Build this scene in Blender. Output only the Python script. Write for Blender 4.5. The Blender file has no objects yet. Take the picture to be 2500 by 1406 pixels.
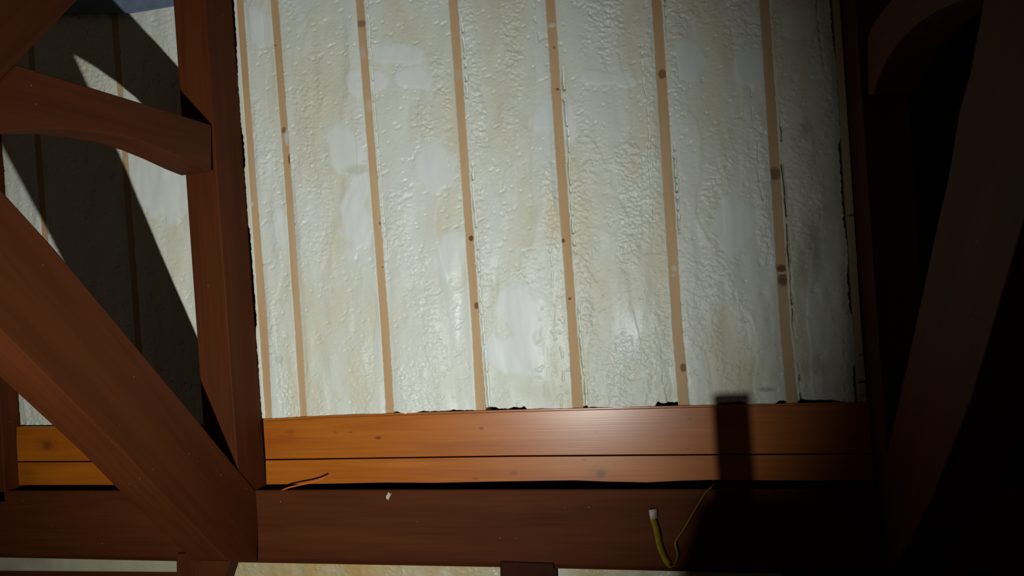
import bpy, bmesh, math, random
import numpy as np
from mathutils import Vector, Matrix

random.seed(4)
S = bpy.context.scene
COL = S.collection
# ------------------------------------------------------------------ camera
# wall frame: X along the wall, Y into the wall (wall surface at Y=0), Z up, floor Z=0
F = 1800.0
D = 3.0
CAMZ = 1.6
up = Vector((-0.068, 1.0, 0.0)).normalized()
nin = Vector((375 / F, 13 / F, -1.0))
nin = (nin - nin.dot(up) * up).normalized()
hr = nin.cross(up).normalized()
R3 = Matrix((hr, nin, up))
CAMP = Vector((0.0, -D, CAMZ))
cam_data = bpy.data.cameras.new('camera')
cam_data.sensor_width = 36.0
cam_data.sensor_fit = 'HORIZONTAL'
cam_data.lens = F * 36.0 / 2500.0
cam_data.clip_start = 0.02
cam = bpy.data.objects.new('camera', cam_data)
M4 = R3.to_4x4(); M4.translation = CAMP
cam.matrix_world = M4
COL.objects.link(cam)
S.camera = cam

# ------------------------------------------------------------------ world, light, exposure
w = bpy.data.worlds.new('dark_attic'); S.world = w; w.use_nodes = True
bg = w.node_tree.nodes['Background']
bg.inputs[0].default_value = (1.0, 0.80, 0.55, 1)
bg.inputs[1].default_value = 0.024

LIGHT = Vector((-0.625, -3.19, 0.916))
ld = bpy.data.lights.new('work_light', 'SPOT')
ld.energy = 350
ld.color = (0.95, 1.0, 0.94)
ld.shadow_soft_size = 0.016
ld.spot_size = math.radians(79)
ld.spot_blend = 1.0
lo = bpy.data.objects.new('work_light', ld)
lo.location = LIGHT
AIM = Vector((-1.52, 0.0, CAMZ + 0.02))
lo.rotation_euler = (AIM - LIGHT).to_track_quat('-Z', 'Y').to_euler()
COL.objects.link(lo)

S.view_settings.view_transform = 'Standard'
S.view_settings.look = 'None'
S.view_settings.gamma = 1.0
S.view_settings.use_curve_mapping = False
S.view_settings.exposure = 0.0


# ------------------------------------------------------------------ geometry helpers
def ray(x, y):
    return R3 @ Vector(((x - 1250.0) / F, (703.0 - y) / F, -1.0))


def onY(x, y, W=0.0):
    """photo point -> point on the plane W metres out of the wall"""
    r = ray(x, y)
    return CAMP + r * ((-W - CAMP.y) / r.y)


def onX(x, y, X):
    """photo point -> point on the truss plane at X"""
    r = ray(x, y)
    return CAMP + r * ((X - CAMP.x) / r.x)


def tag(o, label=None, cat=None, group=None, kind=None):
    if label: o['label'] = label
    if cat: o['category'] = cat
    if group: o['group'] = group
    if kind: o['kind'] = kind
    return o


def link(name, me, mat, parent=None):
    o = bpy.data.objects.new(name, me)
    if mat: me.materials.append(mat)
    COL.objects.link(o)
    if parent: o.parent = parent
    return o


def put_grain(me, along, seed):
    a = Vector(along).normalized()
    ref = Vector((0, 1, 0)) if abs(a.y) < 0.7 else Vector((1, 0, 0))
    b = a.cross(ref).normalized(); c = a.cross(b)
    at = me.attributes.new('grain', 'FLOAT_VECTOR', 'POINT')
    rs = random.Random(seed)
    off = (rs.uniform(0, 50), rs.uniform(0, 50), rs.uniform(0, 50))
    for i, v in enumerate(me.vertices):
        at.data[i].vector = (v.co.dot(a) + off[0], v.co.dot(b) + off[1], v.co.dot(c) + off[2])


def prism(name, pts, ext, mat, along, bev=0.004, seed=0, parent=None, segs=2):
    bm = bmesh.new()
    ext = Vector(ext)
    A = [bm.verts.new(p) for p in pts]
    B = [bm.verts.new(Vector(p) + ext) for p in pts]
    n = len(A)
    bm.faces.new(A)
    bm.faces.new(B[::-1])
    for i in range(n):
        j = (i + 1) % n
        bm.faces.new((A[i], B[i], B[j], A[j]))
    bmesh.ops.recalc_face_normals(bm, faces=bm.faces)
    if bev:
        es = [e for e in bm.edges if e.calc_face_angle(0) > 0.35]
        bmesh.ops.bevel(bm, geom=es, offset=bev, segments=segs, affect='EDGES', profile=0.5)
    me = bpy.data.meshes.new(name)
    bm.to_mesh(me); bm.free()
    put_grain(me, along, seed)
    return link(name, me, mat, parent)


# ------------------------------------------------------------------ numpy noise
def _h(ix, iy, seed):
    n = (ix.astype(np.int64) * 374761393 + iy.astype(np.int64) * 668265263 + seed * 1442695041) & 0xffffffff
    n = ((n ^ (n >> 13)) * 1274126177) & 0xffffffff
    n = (n ^ (n >> 16)) & 0xffffffff
    return n / 4294967295.0


def vn(x, y, seed=0):
    ix = np.floor(x); iy = np.floor(y)
    fx = x - ix; fy = y - iy
    fx = fx * fx * fx * (fx * (fx * 6 - 15) + 10); fy = fy * fy * fy * (fy * (fy * 6 - 15) + 10)
    a = _h(ix, iy, seed); b = _h(ix + 1, iy, seed); c = _h(ix, iy + 1, seed); d = _h(ix + 1, iy + 1, seed)
    return (a + (b - a) * fx) * (1 - fy) + (c + (d - c) * fx) * fy


def fbm(x, y, seed=0, o=3):
    s = 0; a = 0.5; t = 0
    for k in range(o):
        s = s + a * vn(x * 2 ** k, y * 2 ** k, seed + 17 * k); t += a; a *= 0.5
    return s / t


def sstep(a, b, x):
    t = np.clip((x - a) / (b - a), 0, 1)
    return t * t * (3 - 2 * t)


# ------------------------------------------------------------------ materials
def new_mat(name):
    m = bpy.data.materials.new(name); m.use_nodes = True
    nt = m.node_tree
    return m, nt, nt.nodes['Principled BSDF']


def N(nt, t, **kw):
    n = nt.nodes.new(t)
    for k, v in kw.items():
        setattr(n, k, v)
    return n


def ramp(nt, src, p0, p1, c0, c1):
    r = N(nt, 'ShaderNodeValToRGB')
    r.color_ramp.elements[0].position = p0; r.color_ramp.elements[1].position = p1
    r.color_ramp.elements[0].color = (*c0, 1); r.color_ramp.elements[1].color = (*c1, 1)
    nt.links.new(src, r.inputs[0])
    return r


def noise(nt, vec, scale, detail=3, rough=0.5, dist=0.0):
    n = N(nt, 'ShaderNodeTexNoise')
    n.inputs['Scale'].default_value = scale; n.inputs['Detail'].default_value = detail
    n.inputs['Roughness'].default_value = rough; n.inputs['Distortion'].default_value = dist
    nt.links.new(vec, n.inputs['Vector'])
    return n


def spots(nt, col, lst):
    """explicit knots or stains: (world point, radius x, radius z, softness, colour, strength)"""
    tc = N(nt, 'ShaderNodeTexCoord')
    wn = noise(nt, tc.outputs['Object'], 60, 2)
    for p, rx, rz, soft, c, k in lst:
        sub = N(nt, 'ShaderNodeVectorMath', operation='SUBTRACT'); sub.inputs[1].default_value = (p.x, p.y, p.z)
        nt.links.new(tc.outputs['Object'], sub.inputs[0])
        mul = N(nt, 'ShaderNodeVectorMath', operation='MULTIPLY'); mul.inputs[1].default_value = (1 / rx, 5.0, 1 / rz)
        nt.links.new(sub.outputs[0], mul.inputs[0])
        ln = N(nt, 'ShaderNodeVectorMath', operation='LENGTH'); nt.links.new(mul.outputs[0], ln.inputs[0])
        ad = N(nt, 'ShaderNodeMath', operation='ADD'); nt.links.new(ln.outputs['Value'], ad.inputs[0])
        w2 = N(nt, 'ShaderNodeMath', operation='MULTIPLY_ADD'); w2.inputs[1].default_value = 0.7; w2.inputs[2].default_value = -0.35
        nt.links.new(wn.outputs['Fac'], w2.inputs[0]); nt.links.new(w2.outputs[0], ad.inputs[1])
        mr = N(nt, 'ShaderNodeMapRange'); mr.inputs[1].default_value = 1.0 - soft * 0.5; mr.inputs[2].default_value = 1.0 + soft * 0.5
        mr.inputs[3].default_value = k; mr.inputs[4].default_value = 0.0
        nt.links.new(ad.outputs[0], mr.inputs[0])
        mx = N(nt, 'ShaderNodeMixRGB'); mx.inputs[2].default_value = (*c, 1)
        nt.links.new(mr.outputs[0], mx.inputs[0]); nt.links.new(col, mx.inputs[1])
        col = mx.outputs[0]
    return col


def wk(x, y, rx, rz, soft, c, k, W=0.0):
    return (onY(x, y, W), rx * D / F * 1.05, rz * D / F * 1.05, soft, c, k)


def wood_mat(name, dark, light, rough=0.5, spec=0.35, grain_amt=1.0, knots=True, specks=0.0, knot_col=(0.05, 0.012, 0.004), bump=0.12, kscale=3.0, blot=0.5, coat=0.0, coat_rough=0.3, marks=()):
    m, nt, bs = new_mat(name)
    at = N(nt, 'ShaderNodeAttribute', attribute_name='grain')
    mp = N(nt, 'ShaderNodeMapping'); mp.inputs['Scale'].default_value = (1.6, 38, 38)
    nt.links.new(at.outputs['Vector'], mp.inputs['Vector'])
    mp2 = N(nt, 'ShaderNodeMapping'); mp2.inputs['Scale'].default_value = (0.9, 7, 7)
    nt.links.new(at.outputs['Vector'], mp2.inputs['Vector'])
    n1 = noise(nt, mp.outputs[0], 1.6, 4, 0.6, 0.5)
    n2 = noise(nt, mp2.outputs[0], 1.5, 3, 0.5, 0.3)
    mx = N(nt, 'ShaderNodeMath', operation='MULTIPLY_ADD')
    nt.links.new(n1.outputs['Fac'], mx.inputs[0]); mx.inputs[1].default_value = 1 - blot
    m2 = N(nt, 'ShaderNodeMath', operation='MULTIPLY')
    nt.links.new(n2.outputs['Fac'], m2.inputs[0]); m2.inputs[1].default_value = blot
    nt.links.new(m2.outputs[0], mx.inputs[2])
    r = ramp(nt, mx.outputs[0], 0.32, 0.68, dark, light)
    col = r.outputs['Color']
    if knots:
        mk = N(nt, 'ShaderNodeMapping'); mk.inputs['Scale'].default_value = (0.75, 1.5, 1.5)
        nt.links.new(at.outputs['Vector'], mk.inputs['Vector'])
        vo = N(nt, 'ShaderNodeTexVoronoi'); vo.inputs['Scale'].default_value = kscale
        nt.links.new(mk.outputs[0], vo.inputs['Vector'])
        rk = ramp(nt, vo.outputs['Distance'], 0.02, 0.055, (1, 1, 1), (0, 0, 0))
        mixk = N(nt, 'ShaderNodeMixRGB'); mixk.inputs[2].default_value = (*knot_col, 1)
        ml = N(nt, 'ShaderNodeMath', operation='MULTIPLY'); ml.inputs[1].default_value = 0.8
        nt.links.new(rk.outputs['Color'], ml.inputs[0])
        nt.links.new(ml.outputs[0], mixk.inputs[0]); nt.links.new(col, mixk.inputs[1])
        col = mixk.outputs[0]
    if specks:
        tc = N(nt, 'ShaderNodeTexCoord')
        v2 = N(nt, 'ShaderNodeTexVoronoi'); v2.inputs['Scale'].default_value = 26
        nt.links.new(tc.outputs['Object'], v2.inputs['Vector'])
        rk = ramp(nt, v2.outputs['Distance'], 0.03, 0.06, (1, 1, 1), (0, 0, 0))
        ns = noise(nt, tc.outputs['Object'], 9, 2)
        th = ramp(nt, ns.outputs['Fac'], 0.55, 0.6, (0, 0, 0), (specks, specks, specks))
        mu = N(nt, 'ShaderNodeMath', operation='MULTIPLY')
        nt.links.new(rk.outputs['Color'], mu.inputs[0]); nt.links.new(th.outputs['Color'], mu.inputs[1])
        mxs = N(nt, 'ShaderNodeMixRGB'); mxs.inputs[2].default_value = (0.42, 0.33, 0.26, 1)
        nt.links.new(mu.outputs[0], mxs.inputs[0]); nt.links.new(col, mxs.inputs[1])
        col = mxs.outputs[0]
    col = spots(nt, col, marks)
    nt.links.new(col, bs.inputs['Base Color'])
    bs.inputs['Roughness'].default_value = rough
    bs.inputs['Specular IOR Level'].default_value = spec
    if coat:
        bs.inputs['Coat Weight'].default_value = coat
        bs.inputs['Coat Roughness'].default_value = coat_rough
        mc = N(nt, 'ShaderNodeMapping'); mc.inputs['Scale'].default_value = (2.5, 260, 260)
        nt.links.new(at.outputs['Vector'], mc.inputs['Vector'])
        nc = noise(nt, mc.outputs[0], 1.0, 3, 0.6)
        bc = N(nt, 'ShaderNodeBump'); bc.inputs['Strength'].default_value = 0.13; bc.inputs['Distance'].default_value = 0.001
        nt.links.new(nc.outputs['Fac'], bc.inputs['Height']); nt.links.new(bc.outputs[0], bs.inputs['Coat Normal'])
    b = N(nt, 'ShaderNodeBump'); b.inputs['Strength'].default_value = bump; b.inputs['Distance'].default_value = 0.002
    nt.links.new(n1.outputs['Fac'], b.inputs['Height']); nt.links.new(b.outputs[0], bs.inputs['Normal'])
    return m


KD = (0.10, 0.035, 0.012)
stud_marks = [wk(882, 58, 12, 9, 0.6, KD, 0.6), wk(1150, 582, 6, 7, 0.4, (0.16, 0.04, 0.015), 0.95), wk(1163, 746, 5, 8, 0.5, KD, 0.8), wk(1375, 588, 4, 5, 0.4, KD, 0.9),
              wk(1391, 729, 4, 3, 0.4, KD, 0.8), wk(1361, 218, 4, 3, 0.5, KD, 0.8), wk(1353, 116, 3, 3, 0.5, KD, 0.6), wk(1617, 181, 9, 11, 0.3, (0.17, 0.075, 0.035), 0.8),
              wk(1669, 897, 8, 9, 0.4, (0.14, 0.06, 0.03), 0.8), wk(1892, 425, 12, 15, 0.6, (0.13, 0.07, 0.035), 0.75), wk(1908, 655, 11, 8, 0.5, KD, 0.85), wk(1911, 683, 11, 14, 0.6, KD, 0.8),
              wk(1909, 667, 9, 2, 0.5, (0.6, 0.55, 0.5), 0.7), wk(928, 545, 4, 4, 0.5, KD, 0.6), wk(934, 652, 3, 3, 0.5, KD, 0.5), wk(699, 335, 5, 20, 0.4, (0.5, 0.52, 0.5), 0.9),
              wk(707, 390, 4, 14, 0.6, KD, 0.8), wk(693, 318, 6, 8, 0.6, KD, 0.7), wk(668, 112, 9, 3, 0.6, KD, 0.5), wk(1646, 655, 6, 7, 0.6, (0.62, 0.58, 0.5), 0.6),
              wk(1644, 672, 5, 4, 0.6, (0.62, 0.58, 0.5), 0.5), wk(615, 498, 5, 6, 0.6, (0.6, 0.6, 0.5), 0.6), wk(885, 130, 8, 14, 0.8, (0.5, 0.45, 0.38), 0.6), wk(1348, 62, 9, 5, 0.5, (0.62, 0.6, 0.5), 0.7),
              wk(1118, 182, 9, 12, 0.9, (0.5, 0.42, 0.34), 0.5), wk(902, 258, 9, 14, 0.9, (0.55, 0.47, 0.4), 0.5)]
pale_marks = [wk(2083, 525, 12, 3, 0.6, KD, 0.8), wk(2106, 866, 9, 3, 0.6, KD, 0.7), wk(2109, 932, 14, 2.5, 0.3, (0.015, 0.01, 0.01), 1.0), wk(2113, 965, 9, 3, 0.5, KD, 0.5)]
PK = (0.14, 0.026, 0.004)
pine_marks = [wk(928, 1066, 8, 4, 0.5, PK, 0.85), wk(1178, 1043, 6, 3.5, 0.5, PK, 0.75), wk(714, 1051, 12, 5, 1.0, PK, 0.35), wk(705, 1062, 26, 4, 1.0, PK, 0.25), wk(1468, 1153, 11, 9, 0.8, (0.12, 0.045, 0.022), 0.75),
              wk(1464, 1149, 26, 12, 1.0, PK, 0.22), wk(1258, 1151, 8, 6, 0.8, PK, 0.5), wk(1165, 1165, 6, 3, 0.6, PK, 0.6), wk(1683, 1020, 6, 3, 0.6, PK, 0.6), wk(1457, 1052, 4, 2, 0.5, PK, 0.6),
              wk(1427, 1119, 9, 1.5, 0.5, PK, 0.8), wk(862, 1052, 5, 3, 0.8, PK, 0.4), wk(1680, 1093, 5, 2, 0.8, PK, 0.4), wk(824, 1053, 4, 3, 0.7, PK, 0.4), wk(1500, 1034, 90, 3, 1.0, PK, 0.3),
              wk(1140, 1085, 110, 9, 1.0, PK, 0.22), wk(1000, 1130, 90, 7, 1.0, (0.55, 0.2, 0.03), 0.3), wk(900, 1090, 120, 4, 1.0, PK, 0.15),
              wk(125, 1085, 15, 12, 0.9, PK, 0.75), wk(122, 1080, 34, 20, 1.0, PK, 0.3), wk(75, 1155, 30, 25, 1.0, PK, 0.4)]
TIMBER = wood_mat('stained_timber', (0.055, 0.0128, 0.0032), (0.090, 0.0220, 0.0056), rough=0.66, spec=0.09, specks=0.8, knots=False, blot=0.6,
                  marks=[wk(190, 245, 20, 12, 1.0, (0.022, 0.005, 0.002), 0.0)])
TIMBER_DARK = wood_mat('dark_stained_timber', (0.026, 0.006, 0.0018), (0.038, 0.009, 0.0028), rough=0.66, spec=0.08, knots=False, blot=0.6)
STUD = wood_mat('bare_softwood', (0.44, 0.265, 0.135), (0.53, 0.36, 0.21), rough=0.7, spec=0.2, knots=False, blot=0.8, marks=stud_marks)
STUD_PALE = wood_mat('pale_softwood', (0.46, 0.36, 0.22), (0.56, 0.45, 0.30), rough=0.7, spec=0.2, knots=False, blot=0.7, marks=pale_marks)
PINE = wood_mat('varnished_pine', (0.29, 0.062, 0.0015), (0.42, 0.118, 0.004), rough=0.5, spec=0.12, knots=False, blot=0.55, coat=1.0, coat_rough=0.29, bump=0.06, marks=pine_marks)


def foam_mat(name, ca, cb):
    m, nt, bs = new_mat(name)
    tc = N(nt, 'ShaderNodeTexCoord')
    at = N(nt, 'ShaderNodeAttribute', attribute_name='tone')
    mp = N(nt, 'ShaderNodeMapping'); mp.inputs['Scale'].default_value = (1.0, 1.0, 0.38)
    nt.links.new(tc.outputs['Object'], mp.inputs['Vector'])
    n1 = noise(nt, mp.outputs[0], 5.5, 4, 0.55, 0.6)
    n2 = noise(nt, tc.outputs['Object'], 34, 3, 0.6)
    ad = N(nt, 'ShaderNodeMath', operation='MULTIPLY_ADD'); ad.inputs[1].default_value = 0.25
    nt.links.new(n2.outputs['Fac'], ad.inputs[0]); nt.links.new(n1.outputs['Fac'], ad.inputs[2])
    r = ramp(nt, ad.outputs[0], 0.50, 0.74, ca, cb)
    mx = N(nt, 'ShaderNodeMixRGB'); mx.inputs[2].default_value = (0.680, 0.700, 0.690, 1)
    nt.links.new(at.outputs['Fac'], mx.inputs[0]); nt.links.new(r.outputs['Color'], mx.inputs[1])
    DG = (0.26, 0.26, 0.22)
    YL = (0.60, 0.50, 0.30)
    fcol = spots(nt, mx.outputs[0], [wk(1985, 600, 22, 55, 1.2, DG, 0.5), wk(1968, 660, 18, 40, 1.2, DG, 0.45), wk(1990, 895, 26, 18, 1.2, DG, 0.35), wk(1965, 315, 14, 18, 1.0, DG, 0.4),
                                     wk(2010, 520, 14, 22, 1.0, DG, 0.3), wk(1350, 535, 16, 60, 1.0, YL, 0.6), wk(870, 415, 28, 12, 0.9, (0.45, 0.45, 0.36), 0.6), wk(685, 878, 14, 12, 1.0, (0.5, 0.5, 0.38), 0.6),
                                     wk(1330, 955, 60, 18, 1.0, (0.5, 0.47, 0.34), 0.35), wk(1870, 950, 16, 5, 0.8, DG, 0.8), wk(1845, 915, 60, 30, 1.0, (0.55, 0.55, 0.33), 0.4)])
    nt.links.new(fcol, bs.inputs['Base Color'])
    rr = ramp(nt, n1.outputs['Fac'], 0.35, 0.65, (0.34, 0.34, 0.34), (0.55, 0.55, 0.55))
    nt.links.new(rr.outputs['Color'], bs.inputs['Roughness'])
    bs.inputs['Specular IOR Level'].default_value = 0.35
    v = noise(nt, tc.outputs['Object'], 90, 3, 0.55, 0.4)
    inv = N(nt, 'ShaderNodeMath', operation='SUBTRACT'); inv.inputs[0].default_value = 1.0
    nt.links.new(at.outputs['Fac'], inv.inputs[1])
    mh = N(nt, 'ShaderNodeMath', operation='MULTIPLY')
    nt.links.new(v.outputs['Fac'], mh.inputs[0]); nt.links.new(inv.outputs[0], mh.inputs[1])
    b = N(nt, 'ShaderNodeBump'); b.inputs['Strength'].default_value = 0.35; b.inputs['Distance'].default_value = 0.004
    nt.links.new(mh.outputs[0], b.inputs['Height']); nt.links.new(b.outputs[0], bs.inputs['Normal'])
    return m


def flat_mat(name, c, rough=0.6, spec=0.3, var=0.25, scale=12):
    m, nt, bs = new_mat(name)
    tc = N(nt, 'ShaderNodeTexCoord')
    n = noise(nt, tc.outputs['Object'], scale, 4)
    r = ramp(nt, n.outputs['Fac'], 0.3, 0.7, tuple(x * (1 - var) for x in c), tuple(x * (1 + var * 0.5) for x in c))
    nt.links.new(r.outputs['Color'], bs.inputs['Base Color'])
    bs.inputs['Roughness'].default_value = rough; bs.inputs['Specular IOR Level'].default_value = spec
    return m


FOAM = foam_mat('spray_foam', (0.645, 0.655, 0.590), (0.610, 0.580, 0.470))
FOAM_OLD = foam_mat('yellowed_foam', (0.50, 0.44, 0.30), (0.46, 0.31, 0.12))
BLUE = flat_mat('blue_grey_sheet', (0.16, 0.20, 0.30), 0.6)
BACK = flat_mat('shade_dark_backing', (0.010, 0.006, 0.004), 0.9, 0.05)  # near-black colour stands in for shaded foam beyond the right post
FLOORM = flat_mat('dark_floor', (0.012, 0.007, 0.005), 0.9, 0.05)
YELLOW = flat_mat('yellow_webbing', (0.19, 0.125, 0.003), 0.8, 0.15, 0.2, 60)
WHITE = flat_mat('pale_label', (0.42, 0.34, 0.31), 0.7, 0.2)
ORANGE = flat_mat('orange_plastic', (0.62, 0.13, 0.02), 0.5, 0.4)
BLOCKER = flat_mat('dark_blocker', (0.02, 0.02, 0.02), 0.8, 0.1)  # for the added shade blocker

# ------------------------------------------------------------------ setting
def box(name, lo_, hi_, mat, along=(1, 0, 0), bev=0.0, seed=0, parent=None):
    x0, y0, z0 = lo_; x1, y1, z1 = hi_
    return prism(name, [(x0, y0, z0), (x1, y0, z0), (x1, y0, z1), (x0, y0, z1)], (0, y1 - y0, 0), mat, along, bev, seed, parent)


tag(box('wall_back', (-3.3, 0.16, 0), (2.4, 0.22, 3.6), BACK), kind='structure')
tag(box('floor', (-3.3, -3.6, -0.06), (2.4, 0.22, 0), FLOORM), kind='structure')


# ------------------------------------------------------------------ studs
def line_pts(tbl):
    """table of (y, xleft, xright) photo readings on the wall plane"""
    return [(onY(xl, y), onY(xr, y)) for y, xl, xr in tbl]


def stud(tbl, label, mat, seed, group='bare studs in the big foam bay'):
    P = line_pts(tbl)
    pts = [p[0] for p in P] + [p[1] for p in reversed(P)]
    pts = [Vector((p.x, 0, p.z)) for p in pts]
    o = prism('wall_stud', pts, (0, 0.12, 0), mat, pts[0] - pts[len(P) - 1], 0.0015, seed)
    tag(o, label, 'stud', group)
    return o


def ext(tbl, ytop=-160, ybot=None):
    """extend the table linearly beyond the picture"""
    t = list(tbl)
    (y0, a0, b0), (y1, a1, b1) = t[0], t[1]
    k = (ytop - y0) / (y1 - y0)
    t.insert(0, (ytop, a0 + (a1 - a0) * k, b0 + (b1 - b0) * k))
    return t


STUDS = [
    (ext([(0, 577, 594), (400, 606, 622), (800, 633, 654), (1019, 648, 664)]), STUD, 'narrow pinkish stud hard beside the left brown post'),
    (ext([(0, 660, 679), (400, 692, 709), (800, 719, 737), (1008, 733, 749)]), STUD, 'stud with a grey foam blob on its right edge, second from the left post'),
    (ext([(0, 868, 888), (400, 900, 919), (800, 930, 950), (1004, 942, 962)]), STUD, 'stud with one dark knot near its top, third from the left post'),
    (ext([(0, 1095, 1117), (400, 1124, 1144), (800, 1152, 1172), (1000, 1162, 1187)]), STUD, 'stud with two small knots on its right edge, fourth from the left post'),
    (ext([(0, 1332, 1355), (400, 1358, 1381), (800, 1387, 1409), (994, 1398, 1425)]), STUD, 'stud with a white foam flap over its right side, fourth from the right post'),
    (ext([(0, 1591, 1615), (400, 1616, 1641), (800, 1641, 1666), (989, 1657, 1684)]), STUD, 'reddish stud with a round knot near its top, third from the right post'),
    (ext([(0, 1854, 1878), (400, 1880, 1904), (800, 1905, 1930), (981, 1921, 1949)]), STUD, 'dim stud with a dark double knot at mid height, second from the right post'),
    (ext([(0, 2033, 2050), (400, 2058, 2077), (800, 2084, 2103), (981, 2094, 2118)]), STUD_PALE, 'pale thin stud against the dark right post'),
]
for i, (t, m_, lb) in enumerate(STUDS):
    stud([(y, a, b) for y, a, b in t[:-1]] + [(t[-1][0] + 12, t[-1][1], t[-1][2])], lb, m_, 10 + i)

LEFT_STUDS = [
    (ext([(0, 270, 285), (200, 284, 299), (600, 314, 329), (1045, 346, 361)]), 'stud in the shaded bay left of the brown post, behind the curved brace'),
    (ext([(0, 60, 75), (200, 74, 89), (600, 104, 119), (1045, 136, 151)]), 'shaded stud at the far left behind the big diagonal brace'),
]
for i, (t, lb) in enumerate(LEFT_STUDS):
    stud(t, lb, STUD, 30 + i, 'studs in the left foam bay')


# ------------------------------------------------------------------ foam
SMOOTH = [(835, 370, 50, 65), (985, 130, 75, 30), (900, 200, 60, 30), (1010, 190, 60, 30), (870, 520, 40, 90), (1330, 280, 45, 60), (1370, 300, 30, 50),
          (1480, 190, 55, 22), (1525, 200, 30, 14), (1680, 150, 40, 45), (630, 60, 40, 50), (1280, 760, 70, 90), (1270, 860, 80, 60),
          (1100, 620, 40, 70), (1790, 560, 60, 60), (1060, 420, 50, 60), (1840, 170, 45, 40), (690, 560, 25, 60),
          (1950, 60, 40, 40), (400, 480, 50, 70), (350, 440, 40, 60)]


def to_px(X, Z):
    """wall point arrays -> photo pixels (only to place foam features)"""
    v = np.stack([X - CAMP.x, np.full_like(X, -CAMP.y), Z - CAMP.z], -1)
    Rm = np.array([list(hr), list(nin), list(up)])
    c = v @ Rm
    return 1250 + F * c[..., 0] / -c[..., 2], 703 - F * c[..., 1] / -c[..., 2]


def interp_edge(tbl, col, Z):
    pts = [onY(r[col], r[0]) for r in tbl]
    zs = np.array([p.z for p in pts])[::-1]; xs = np.array([p.x for p in pts])[::-1]
    # linear extrapolation at ends
    out = np.interp(Z, zs, xs)
    lo_ = Z < zs[0]
    out[lo_] = xs[0] + (Z[lo_] - zs[0]) * (xs[1] - xs[0]) / (zs[1] - zs[0])
    hi_ = Z > zs[-1]
    out[hi_] = xs[-1] + (Z[hi_] - zs[-1]) * (xs[-2] - xs[-1]) / (zs[-2] - zs[-1])
    return out


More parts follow.
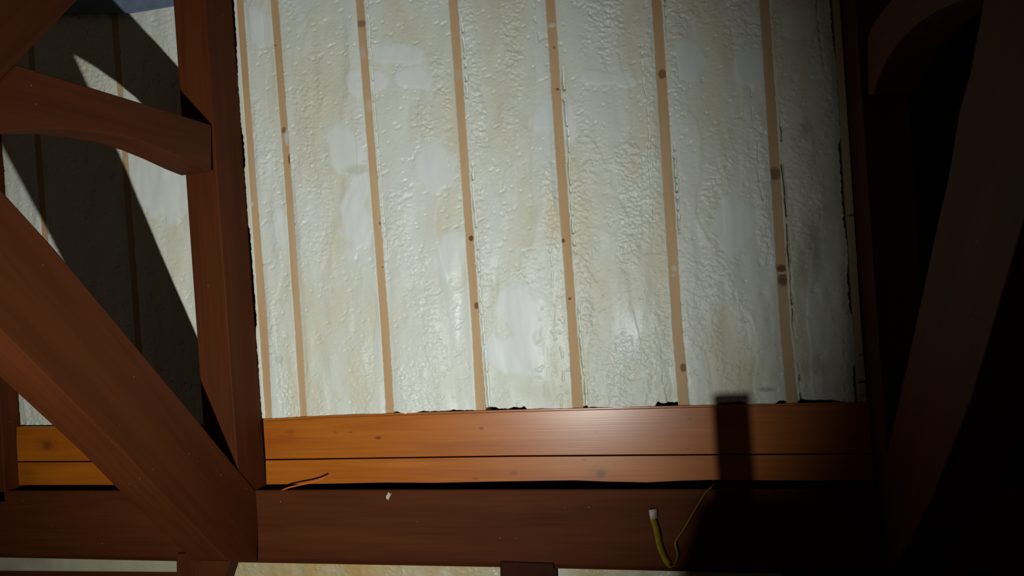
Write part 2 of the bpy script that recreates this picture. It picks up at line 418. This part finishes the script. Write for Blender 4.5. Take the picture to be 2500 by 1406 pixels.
def foam_bay(L, Rr, bot, seed, label, crack=0.0, gapL=0.0, gapR=0.0, rippled=1.0, top=-160, botgap=0.0, lift=0.0, group='foam filled bays', over=0.003, mat=None):
    """L, Rr: (table, column) of the bounding edges; bot: two photo points along the bottom edge"""
    zt = onY(1000, top).z
    b0 = onY(*bot[0]); b1 = onY(*bot[1])
    zb_mid = 0.5 * (b0.z + b1.z)
    H = zt - zb_mid
    Zm = np.array([0.5 * (zt + zb_mid)])
    wid = float(interp_edge(Rr[0], Rr[1], Zm)[0] - interp_edge(L[0], L[1], Zm)[0])
    nu = max(8, int(wid / 0.0028)); nv = max(4, int(H / 0.0034))
    U, V = np.meshgrid(np.linspace(0, 1, nu), np.linspace(0, 1, nv))
    # bottom edge with a ragged outline
    Xa = interp_edge(L[0], L[1], np.full(nv, zb_mid)); Xb = interp_edge(Rr[0], Rr[1], np.full(nv, zb_mid))
    Xg = Xa[0] + (Xb[0] - Xa[0]) * U[0]
    zbot = b0.z + (b1.z - b0.z) * (Xg - b0.x) / (b1.x - b0.x)
    zbot = zbot + botgap * sstep(0.16, 0.42, vn(Xg * 9, Xg * 0 + 3, seed + 3)) * (0.55 + 0.8 * fbm(Xg * 45, Xg * 0, seed + 4))
    zbot = zbot - 0.006 * (1 - min(1, botgap * 1000))
    Z = zbot[None, :] + (zt - zbot[None, :]) * V
    jl = over - gapL * sstep(0.45, 0.72, vn(Z[:, 0] * 7, Z[:, 0] * 0, seed + 5)) - (0.0035 + 0.4 * gapL) * (fbm(Z[:, 0] * 70, Z[:, 0] * 0, seed + 6) - 0.4)
    jr = over - gapR * sstep(0.45, 0.72, vn(Z[:, 0] * 6, Z[:, 0] * 0, seed + 7)) - (0.0035 + 0.4 * gapR) * (fbm(Z[:, 0] * 70, Z[:, 0] * 0, seed + 8) - 0.4)
    xl = interp_edge(L[0], L[1], Z[:, 0]) - jl
    xr = interp_edge(Rr[0], Rr[1], Z[:, 0]) + jr
    X = xl[:, None] + (xr - xl)[:, None] * U
    px, py = to_px(X, Z)
    sm = np.zeros_like(X)
    for (cx, cy, rx, ry) in SMOOTH:
        wob = 1.3 * (fbm(X * 12, Z * 9, 77) - 0.5)
        dd = np.sqrt(((px - cx) / rx) ** 2 + ((py - cy) / ry) ** 2) + wob
        sm = np.maximum(sm, 1 - sstep(0.70, 1.1, dd))
    # broad lobes and drips
    wx = X + 0.03 * (fbm(X * 6, Z * 6, seed + 9) - 0.5); wz = Z + 0.05 * (fbm(X * 5, Z * 5, seed + 10) - 0.5)
    lob = fbm(wx * 9, wz * 3.0, seed + 11, 3)
    disp = 0.020 * (lob - 0.5)
    # lumpy ripples, running mostly across the bay
    mask = sstep(0.40, 0.66, fbm(wx * 9, wz * 2.6, seed + 12, 3))
    mask = mask * (1 - sm)
    dx = 0.016 * (fbm(X * 30, Z * 30, seed + 13) - 0.5)
    r1 = fbm((X + dx) * 72, (Z + dx * 1.4 + 0.3 * X) * 112, seed + 14, 2)
    r2 = vn((X - dx) * 120, (Z - dx + 0.2 * X) * 170, seed + 18)
    rip = sstep(0.22, 0.85, r1) * sstep(0.0, 0.5, mask) * (0.5 + fbm(X * 9, Z * 9, seed + 19, 2)) + 0.25 * r2
    disp = disp + rippled * 0.0040 * mask * rip + 0.0011 * (1 - sm) * (fbm(X * 70, Z * 100, seed + 15, 2) - 0.5)
    # steps where one pass of foam ends on another
    st = fbm(wx * 5, wz * 1.6, seed + 16, 3)
    disp = disp + 0.0022 * sstep(0.50, 0.54, st)
    # raised smooth blobs
    disp = disp + 0.0025 * sm
    # edges sink to the stud
    e = np.minimum(X - xl[:, None], (xr[:, None] - X))
    disp = disp * sstep(-0.002, 0.03, e) + 0.002
    disp = disp - (0.0075 + 0.002 * vn(X * 50, Z * 50, seed)) * np.exp(-(e / 0.0016) ** 2)
    disp += lift
    # cracks running beside the left stud
    if crack:
        off = 0.016 + 0.012 * (fbm(Z * 5, Z * 0, seed + 20) - 0.5) + 0.005 * (fbm(Z * 45, Z * 0, seed + 21, 3) - 0.5)
        on = sstep(0.36, 0.46, vn(Z * 3.1, Z * 0 + 5, seed + 22)) * sstep(0.12, 0.3, vn(Z * 55, Z * 0 + 9, seed + 23))
        g = np.exp(-(((X - xl[:, None]) - off) / (0.0018 + 0.0028 * vn(Z * 25, Z * 0, seed + 24))) ** 2)
        disp = disp - crack * 0.030 * g * on
        # another thin one on the right third here and there
        off2 = 0.045 + 0.05 * (fbm(Z * 4, Z * 0, seed + 30) - 0.5)
        on2 = sstep(0.55, 0.66, vn(Z * 4.1, Z * 0 + 5, seed + 32))
        disp = disp - crack * 0.012 * np.exp(-(((xr[:, None] - X) - off2) / 0.0026) ** 2) * on2 * sstep(0.3, 0.6, vn(Z * 70, Z * 0, seed + 33))
    # short nicks
    nk = fbm(X * 34 + Z * 12, Z * 55 - X * 20, seed + 40, 2)
    disp = disp - 0.0030 * sstep(0.75, 0.82, nk) * (1 - sm)
    Y = -disp
    v = np.stack([X, Y, Z], -1).reshape(-1, 3)
    nfront = len(v)
    idx = np.arange(nu * nv).reshape(nv, nu)
    a = idx[:-1, :-1].ravel(); b = idx[:-1, 1:].ravel(); c = idx[1:, 1:].ravel(); d = idx[1:, :-1].ravel()
    quads = np.stack([a, b, c, d], -1)
    loop = np.concatenate([idx[0, :], idx[1:, -1], idx[-1, -2::-1], idx[-2:0:-1, 0]])
    bv = v[loop].copy(); bv[:, 1] = 0.10
    n = len(loop); bi = np.arange(n) + nfront
    side = np.stack([loop, bi, np.roll(bi, -1), np.roll(loop, -1)], -1)
    verts = np.vstack([v, bv]); faces = np.vstack([quads, side])
    me = bpy.data.meshes.new('foam_insulation')
    me.vertices.add(len(verts)); me.vertices.foreach_set('co', verts.astype(np.float32).ravel())
    me.loops.add(faces.size); me.loops.foreach_set('vertex_index', faces.astype(np.int32).ravel())
    me.polygons.add(len(faces)); me.polygons.foreach_set('loop_start', (np.arange(len(faces)) * 4).astype(np.int32))
    me.update(calc_edges=True)
    me.polygons.foreach_set('use_smooth', np.ones(len(faces), dtype=bool))
    at = me.attributes.new('tone', 'FLOAT', 'POINT')
    tone = np.clip(sm * 0.8 + 0.5 * sstep(0.44, 0.62, st), 0, 1).ravel()
    at.data.foreach_set('value', np.concatenate([tone, np.zeros(n)]).astype(np.float32))
    me.validate()
    o = link('foam_insulation', me, mat or FOAM)
    tag(o, label, 'insulation', group)
    return o


POST_EDGE = [(-160, 556, 556), (0, 567, 567), (400, 595, 595), (800, 624, 624), (1030, 640, 640)]
ST = [s[0] for s in STUDS]
BT = [(640, 1018), (2120, 980)]
bays = [
    ((POST_EDGE, 1), (ST[0], 1), 'thin ragged sliver of foam between the left brown post and the first stud', dict(gapL=0.007, rippled=0.5, over=0.0025)),
    ((ST[0], 2), (ST[1], 1), 'narrow foam bay between the first two studs beside the left post', dict()),
    ((ST[1], 2), (ST[2], 1), 'foam bay with a smooth rounded lobe at upper right, third from the left post', dict(rippled=0.7)),
    ((ST[2], 2), (ST[3], 1), 'foam bay with a smooth tongue-shaped patch near its top, left of centre', dict(crack=0.35, botgap=0.009)),
    ((ST[3], 2), (ST[4], 1), 'foam bay at the centre with lumpy columns at both sides', dict(crack=0.8, botgap=0.015)),
    ((ST[4], 2), (ST[5], 1), 'heavily rippled foam bay right of centre with small smooth patches', dict(crack=1.0, rippled=1.25, botgap=0.020)),
    ((ST[5], 2), (ST[6], 1), 'dim foam bay over the dark band on the boards', dict(crack=1.0, botgap=0.013)),
    ((ST[6], 2), (ST[7], 1), 'darkest foam bay, beside the pale stud and dark right post', dict(crack=1.2, gapR=0.011, rippled=0.7, botgap=0.014)),
]
for i, (L, Rr, lb, kw) in enumerate(bays):
    foam_bay(L, Rr, BT, 100 * i + 7, lb, **kw)

# left bay behind the truss
FARPOST = [(-160, -28, -28), (0, -18, -18), (400, 8, 8), (800, 34, 34), (1050, 50, 50)]
POSTL = [(-160, 470, 470), (0, 480, 480), (1050, 560, 560)]
LS = [s[0] for s in LEFT_STUDS]
LB = [(0, 1034), (560, 1034)]
foam_bay((FARPOST, 1), (LS[1], 1), LB, 905, 'foam at the far left edge, seen past the big diagonal brace', group='foam in the left bay', gapL=0.003)
foam_bay((LS[1], 2), (LS[0], 1), LB, 1005, 'mostly shadowed foam bay behind the crossing of the left braces', group='foam in the left bay')
foam_bay((LS[0], 2), (POSTL, 1), LB, 1105, 'brightly lit foam wedge left of the brown post under the curved brace', group='foam in the left bay', rippled=0.5)

# blue grey sheet above the left foam
pts = [onY(0, 44), onY(200, 40), onY(335, 38), (onY(480, 14)), onY(470, -170), onY(-5, -170)]
o = prism('blue_grey_sheet', [Vector((p.x, -0.040, p.z)) for p in pts], (0, 0.012, 0), BLUE, (1, 0, 0), 0.003)
tag(o, 'blue-grey sheet above the foam in the top left corner, left of the post', 'sheet')


# ------------------------------------------------------------------ pine boards
def board(name, top, bot, label, W=0.022, group='varnished pine boards', seed=0, lip=True):
    pts = [onY(x, y, W) for x, y in top] + [onY(x, y, W) for x, y in reversed(bot)]
    pts = [Vector((p.x, -W, p.z)) for p in pts]
    o = prism(name, pts, (0, W - 0.002, 0), PINE, (1, 0, -0.01), 0.0018, seed)
    tag(o, label, 'board', group)
    return o


board('pine_board', [(642, 1029), (800, 1020), (1250, 1005.5), (1680, 995), (2122, 986)], [(648, 1121), (1250, 1112), (1750, 1108.5), (2130, 1106)],
      'upper varnished pine board under the foam, between the two posts', seed=41)
board('pine_board', [(648, 1124), (1250, 1115), (1750, 1111.5), (2130, 1109)], [(650, 1183), (800, 1181), (940, 1178), (1060, 1179), (1200, 1176), (1330, 1174), (1400, 1173), (1480, 1176), (1580, 1178), (1660, 1174), (1740, 1172), (1900, 1173), (2133, 1173)],
      'lower varnished pine board resting just above the long brown beam', seed=44)
# tongue left standing on the top edge of the upper board
tp = [(642, 1023), (800, 1014), (1250, 1000.5), (1680, 990), (2122, 981.5)]
bt = [(642, 1031), (800, 1022), (1250, 1007.5), (1680, 997), (2122, 988)]
pts = [onY(x, y, 0.012) for x, y in tp] + [onY(x, y, 0.012) for x, y in reversed(bt)]
o = prism('board_tongue', pts, (0, 0.010, 0), PINE, (1, 0, 0), 0.0015, 47)
o.parent = bpy.data.objects['pine_board']
board('pine_board', [(40, 1042), (570, 1042)], [(40, 1126), (570, 1124)], 'short upper pine board with a knot, left of the brown post under the braces', seed=51, group='pine boards in the left bay')
board('pine_board', [(40, 1129), (570, 1127)], [(40, 1184), (570, 1184)], 'short lower pine board left of the brown post, above the beam', seed=53, group='pine boards in the left bay')

# ------------------------------------------------------------------ timber frame
BW = 0.10
top = [(-260, 1200), (650, 1197), (2130, 1195), (2760, 1197)]
bot = [(-260, 1360), (430, 1375), (1215, 1390), (1640, 1400), (2760, 1424)]
tl = onY(*top[0], BW); tr = onY(*top[-1], BW); bl = onY(*bot[0], BW); br = onY(*bot[-1], BW)


def sweep_beam(name, xs, ztop, zbot, y0, y1, ch, mat, seed):
    """long beam, chamfered along its lower front edge"""
    bm = bmesh.new(); rings = []
    for x, zt, zb in zip(xs, ztop, zbot):
        prof = [(y0, zt), (y0, zb + ch), (y0 + ch * 0.8, zb), (y1, zb), (y1, zt - 0.05), (y0 + 0.016, zt - 0.05), (y0 + 0.016, zt)]  # groove behind the top lip, added so the unlit strip shows black
        rings.append([bm.verts.new((x, y, z)) for y, z in prof])
    for a, b in zip(rings[:-1], rings[1:]):
        for i in range(7):
            j = (i + 1) % 7
            bm.faces.new((a[i], a[j], b[j], b[i]))
    bm.faces.new(rings[0][::-1]); bm.faces.new(rings[-1])
    bmesh.ops.recalc_face_normals(bm, faces=bm.faces)
    es = [e for e in bm.edges if e.calc_face_angle(0) > 0.35]
    bmesh.ops.bevel(bm, geom=es, offset=0.003, segments=2, affect='EDGES')
    me = bpy.data.meshes.new(name); bm.to_mesh(me); bm.free()
    put_grain(me, (1, 0, 0), seed)
    return link(name, me, mat)


xs = []; zt_ = []; zb_ = []
for x in (-260, 100, 430, 900, 1215, 1640, 2130, 2760):
    pt = onY(x, np.interp(x, [p[0] for p in top], [p[1] for p in top]), BW)
    pb = onY(x, np.interp(x, [p[0] for p in bot], [p[1] for p in bot]), BW)
    xs.append(pt.x); zt_.append(pt.z); zb_.append(pb.z)
beam = sweep_beam('wall_beam', xs, zt_, zb_, -BW, 0.0, 0.026, TIMBER, 61)
tag(beam, 'long horizontal dark brown beam across the bottom with chamfered lower edge', 'beam')

PW = 0.21          # post front stands this far out of the wall
TH = 0.150         # timber width


def fpost(x_edge_tbl, side, label, seed, thick=TH, W=PW, zb=None, mat=TIMBER):
    """post whose edge nearest the centre follows the photo readings on the wall plane"""
    P = [onY(x, y) for y, x in x_edge_tbl]
    P = [Vector((p.x, -W, p.z)) for p in P]
    if zb is not None:
        P[-1].z = zb
    Q = [p + Vector((side * thick, 0, 0)) for p in P]
    o = prism('timber_post', P + Q[::-1], (0, W, 0), mat, P[0] - P[-1], 0.005, seed)
    tag(o, label, 'post', 'posts of the timber frame')
    return o


ZBT = onY(650, 1200, BW).z
fpost([(-170, 555), (0, 567), (1200, 652)], -1, 'thick reddish brown post at the left of the big foam bay', 71, zb=ZBT)
fpost([(-170, 2037), (0, 2049.5), (400, 2077), (981, 2118), (1200, 2133)], 1, 'thick almost black post at the right of the big foam bay', 72, zb=ZBT)
fp = [onY(x, y) for x, y in [(-30, -160), (3, 400), (30, 800), (46, 1000), (58, 1212)]]
fp = [Vector((p.x, -0.10, p.z)) for p in fp]
Q = [p + Vector((-0.16, 0, 0)) for p in fp]
o = prism('timber_post', fp + Q[::-1], (0, 0.12, 0), TIMBER, (0.06, 0, 1), 0.005, 73)
tag(o, 'purplish brown post cut by the left edge of the photo, above the beam', 'post', 'posts of the timber frame')

X0 = onY(601, 480).x
XD = X0 + 0.010


def truss_piece(name, px, X, thick, label, cat, along, seed, mat=TIMBER, bev=0.005):
    pts = [onX(x, y, X) for x, y in px]
    o = prism(name, pts, (thick, 0, 0), mat, along, bev, seed)
    tag(o, label, cat)
    return o


a_, b_ = onX(0, 620, X0), onX(500, 1200, X0)
truss_piece('diagonal_brace', [(-380, 65), (0, 460), (130, 603), (300, 807), (463, 1003), (580, 1146), (623, 1197), (634, 1212), (628, 1371), (555, 1368),
                               (380, 1190), (300, 1102), (110, 915), (0, 805), (-380, 440)], XD, -TH - 0.01,
            'big diagonal brown brace rising left from the foot of the left post', 'brace', a_ - b_, 81)
# curved brace: straight top, arched underside
up_edge = [(40, 157), (413, 272), (517, 305)]
arch = [(517, 421), (480, 405), (430, 380), (380, 358), (320, 337), (250, 324), (180, 316), (100, 315), (20, 322), (-40, 334), (-62, 262)]
a_, b_ = onX(40, 240, X0), onX(500, 350, X0)
truss_piece('curved_brace', up_edge + arch, X0 - 0.003, -TH + 0.006, 'arched brown brace meeting the left post at upper left', 'brace', a_ - b_, 82)
a_, b_ = onX(0, 190, X0), onX(190, 0, X0)
truss_piece('diagonal_strut', [(330, -150), (190, 0), (40, 155), (-62, 260), (-200, 180), (-90, 0), (10, -160)], X0 - 0.001, -TH + 0.002,
            'brown strut slanting across the top left corner above the arched brace', 'strut', a_ - b_, 83)

# stub under the beam at the left post
pts = [onY(x, y, 0.125) for x, y in [(430, 1352), (566, 1352), (561, 1377), (549, 1410), (525, 1490), (414, 1490), (431, 1410)]]
o = prism('lower_brace', pts, (0, 0.08, 0), TIMBER, (0.1, 0, 1), 0.004, 84)
tag(o, 'short reddish brown brace end below the beam under the left post', 'brace')

# right truss
X1 = onY(2083, 480).x
a_, b_ = onX(2390, 0, X1), onX(2150, 1170, X1)
truss_piece('diagonal_brace', [(2118, 1300), (2150, 1172), (2220, 862), (2266, 649), (2291, 532), (2314, 435), (2341, 270), (2369, 171), (2400, 0), (2432, -160),
                               (2700, -160), (2640, 60), (2560, 330), (2470, 640), (2370, 980), (2270, 1230), (2180, 1392)], X1 - 0.004, TH + 0.01,
            'steep dark red brace at the far right, nearly lost in shadow', 'brace', a_ - b_, 91)
a_, b_ = onX(2300, 0, X1), onX(2130, 220, X1)
truss_piece('curved_brace', [(2119, 232), (2117, 92), (2128, 62), (2150, 30), (2176, 0), (2300, -160), (2560, -170), (2350, 0), (2290, 25), (2240, 57), (2200, 95), (2163, 145), (2143, 195), (2131, 232)], X1 + 0.003, TH - 0.006,
            'dim curved brown brace springing from the right post at upper right', 'brace', a_ - b_, 92)

# stub post under the beam
pts = [onY(x, y, 0.112) for x, y in [(1220, 1372), (1351, 1376), (1358, 1600), (1226, 1600)]]
for p in pts[2:]: p.z = 0.0
o = prism('stub_post', pts, (0, 0.065, 0), TIMBER_DARK, (0, 0, 1), 0.004, 95)
tag(o, 'darker short post whose top overlaps the lower edge of the beam', 'post')


# lower wall below the beam
def low_foam(x0, x1, y0, label, seed):
    tb = [(1300, x0, x0), (1460, x0 + 8, x0 + 8)]; tb2 = [(1300, x1, x1), (1460, x1 + 8, x1 + 8)]
    foam_bay((tb, 1), (tb2, 1), [(x0, 1470), (x1, 1470)], seed, label, top=1361, group='foam below the beam', lift=0.02, rippled=0.6, mat=FOAM_OLD)


low_foam(545, 1226, 1378, 'cream foam strip below the beam between brace end and stub post', 2100)
low_foam(1348, 1900, 1390, 'pale foam strip below the beam right of the stub post', 2200)
pts = [onY(x, y, 0.035) for x, y in [(-120, 1352), (452, 1364), (434, 1397), (-120, 1393)]]
o = prism('pale_sill', pts, (0, 0.06, 0), STUD_PALE, (1, 0, 0), 0.004, 97)
SILLM = flat_mat('pale_sill_paint', (0.42, 0.38, 0.27), 0.6, 0.3, 0.15, 10)
o.data.materials[0] = SILLM
tag(o, 'pale greyish sill strip below the beam at the bottom left', 'sill')
pts = [onY(x, y, 0.030) for x, y in [(-120, 1392), (470, 1396), (470, 1500), (-120, 1500)]]
o = prism('lower_board', pts, (0, 0.06, 0), TIMBER, (1, 0, 0), 0.003, 98)
tag(o, 'brown board under the pale sill strip at the bottom left', 'board')


# ------------------------------------------------------------------ small things
def tube(name, pts, r, mat, res=8, parent=None, taper=None):
    bm = bmesh.new(); rings = []
    n = len(pts)
    for i, p in enumerate(pts):
        t = (Vector(pts[min(i + 1, n - 1)]) - Vector(pts[max(i - 1, 0)])).normalized()
        a = t.cross(Vector((0, 1, 0.3))).normalized(); b = t.cross(a)
        rr = r * (taper[i] if taper else 1)
        rings.append([bm.verts.new(Vector(p) + rr * (math.cos(k * 2 * math.pi / res) * a + math.sin(k * 2 * math.pi / res) * b)) for k in range(res)])
    for A, B in zip(rings[:-1], rings[1:]):
        for k in range(res):
            j = (k + 1) % res
            bm.faces.new((A[k], A[j], B[j], B[k]))
    bm.faces.new(rings[0][::-1]); bm.faces.new(rings[-1])
    bmesh.ops.recalc_face_normals(bm, faces=bm.faces)
    me = bpy.data.meshes.new(name); bm.to_mesh(me); bm.free()
    for p in me.polygons: p.use_smooth = True
    return link(name, me, mat, parent)


wp = [onY(689, 1196, 0.100), onY(705, 1190, 0.098), onY(730, 1184, 0.095), onY(755, 1179, 0.09), onY(778, 1172, 0.085), onY(796, 1163, 0.078)]
o = tube('plastic_strip', wp, 0.0035, ORANGE)
tag(o, 'thin orange plastic strip curling off the beam onto the lower pine board', 'strip')

# foam chip stuck on the beam
bm = bmesh.new()
bmesh.ops.create_cube(bm, size=1)
bmesh.ops.subdivide_edges(bm, edges=bm.edges, cuts=2, use_grid_fill=True)
rs = random.Random(3)
for v in bm.verts:
    v.co = Vector((v.co.x * 0.014, v.co.y * 0.010, v.co.z * 0.026)) * (1 + rs.uniform(-0.16, 0.16))
me = bpy.data.meshes.new('foam_chip'); bm.to_mesh(me); bm.free()
CHIP = flat_mat('foam_chip', (0.42, 0.36, 0.28), 0.8)
o = link('foam_chip', me, CHIP)
o.location = onY(949, 1210, BW + 0.004); o.rotation_euler = (0, math.radians(28), 0)
tag(o, 'small pale foam chip stuck on the upper edge of the beam', 'foam chip')


def ribbon(name, pts, wdir, wids, thick, mat, parent=None):
    bm = bmesh.new(); rings = []
    n = len(pts)
    for i, p in enumerate(pts):
        t = (Vector(pts[min(i + 1, n - 1)]) - Vector(pts[max(i - 1, 0)])).normalized()
        wd = Vector(wdir[i]).normalized(); nn = t.cross(wd).normalized()
        h = wids[i]
        rings.append([bm.verts.new(Vector(p) + a * wd * h + b * nn * thick / 2) for a, b in ((0, -1), (1, -1), (1, 1), (0, 1))])
    for A, B in zip(rings[:-1], rings[1:]):
        for k in range(4):
            j = (k + 1) % 4
            bm.faces.new((A[k], A[j], B[j], B[k]))
    bm.faces.new(rings[0][::-1]); bm.faces.new(rings[-1])
    bmesh.ops.recalc_face_normals(bm, faces=bm.faces)
    me = bpy.data.meshes.new(name); bm.to_mesh(me); bm.free()
    for p in me.polygons: p.use_smooth = True
    return link(name, me, mat, parent)


def smooth_path(P, k=5):
    out = []
    n = len(P)
    for i in range(n - 1):
        p0 = P[max(i - 1, 0)]; p1 = P[i]; p2 = P[i + 1]; p3 = P[min(i + 2, n - 1)]
        for j in range(k):
            t = j / k
            out.append(0.5 * ((2 * p1) + (p2 - p0) * t + (2 * p0 - 5 * p1 + 4 * p2 - p3) * t * t + (3 * p1 - p0 - 3 * p2 + p3) * t ** 3))
    out.append(P[-1])
    return out


sp = [(1588, 1268, .128), (1597, 1300, .128), (1604, 1335, .128), (1618, 1368, .13), (1634, 1386, .134), (1646, 1378, .134), (1652, 1355, .13),
      (1646, 1325, .128), (1662, 1300, .126), (1690, 1252, .12), (1712, 1215, .112), (1727, 1196, .104), (1735, 1188, .085)]
P = smooth_path([onY(x, y, W_) for x, y, W_ in sp], 5)
wd = []
for i in range(len(P)):
    u = i / (len(P) - 1)
    wd.append((0.80, 0.60, 0.05) if u < 0.3 else (0.45, 0.75, 0.0) if u < 0.6 else (0.80, 0.45, 0.42))
wids = [0.028 if i < len(P) * 0.35 else 0.022 for i in range(len(P))]
strap = ribbon('strap_webbing', P, wd, wids, 0.0022, YELLOW)
strap.name = 'yellow_strap'
tag(strap, 'yellow strap hanging in a loop in front of the beam at the edge of shadow', 'strap')
tp_ = [P[0] + Vector((0, 0, 0.036)) + Vector((-0.004, 0, 0)), P[0] + Vector((-0.002, 0, 0.018)), P[0]]
ribbon('strap_label', tp_, [(0.8, 0.45, 0.03)] * 3, [0.034, 0.033, 0.030], 0.0015, WHITE, strap)['label'] = 'pale label at the end of the strap'


# ------------------------------------------------------------------ unseen blockers added below the picture to throw the shade at lower right
def shade_pt(x, y, W, t):
    q = onY(x, y, W)
    return LIGHT + (q - LIGHT) * t


t1 = 0.30
pA = shade_pt(1645, 1400, 0.1, t1); pB = shade_pt(1705, 1208, 0.1, t1); pC = shade_pt(2700, 1202, 0.1, t1)
yb = pB.y
sl = (pB.x - pA.x) / (pB.z - pA.z)
pts = [Vector((pB.x - sl * pB.z, yb, 0.0)), Vector((pC.x + 0.05, yb, 0.0)), Vector((pC.x, yb, pB.z)), Vector((pB.x, yb, pB.z))]
o = prism('shade_block', pts, (0, -0.30, 0), BLOCKER, (0, 0, 1), 0.012, 99)  # added blocker, darkens the right end of the beam
tag(o, 'unseen dark block added on the floor below the picture to shade the beam', 'blocker')
pL = shade_pt(1754, 1080, 0.022, 0.46); pR = shade_pt(1840, 1080, 0.022, 0.46); pT = shade_pt(1800, 958, 0, 0.46)
hw = 0.5 * (pR.x - pL.x); cx = 0.5 * (pR.x + pL.x)
o = box('shade_board', (cx - hw, pL.y, 0), (cx + hw, pL.y + 0.03, pT.z), TIMBER, (0, 0, 1), 0.003, 100)  # added upright, casts the dark band onto the pine boards
tag(o, 'unseen upright board added below the picture to throw the dark band on the pine boards', 'board')
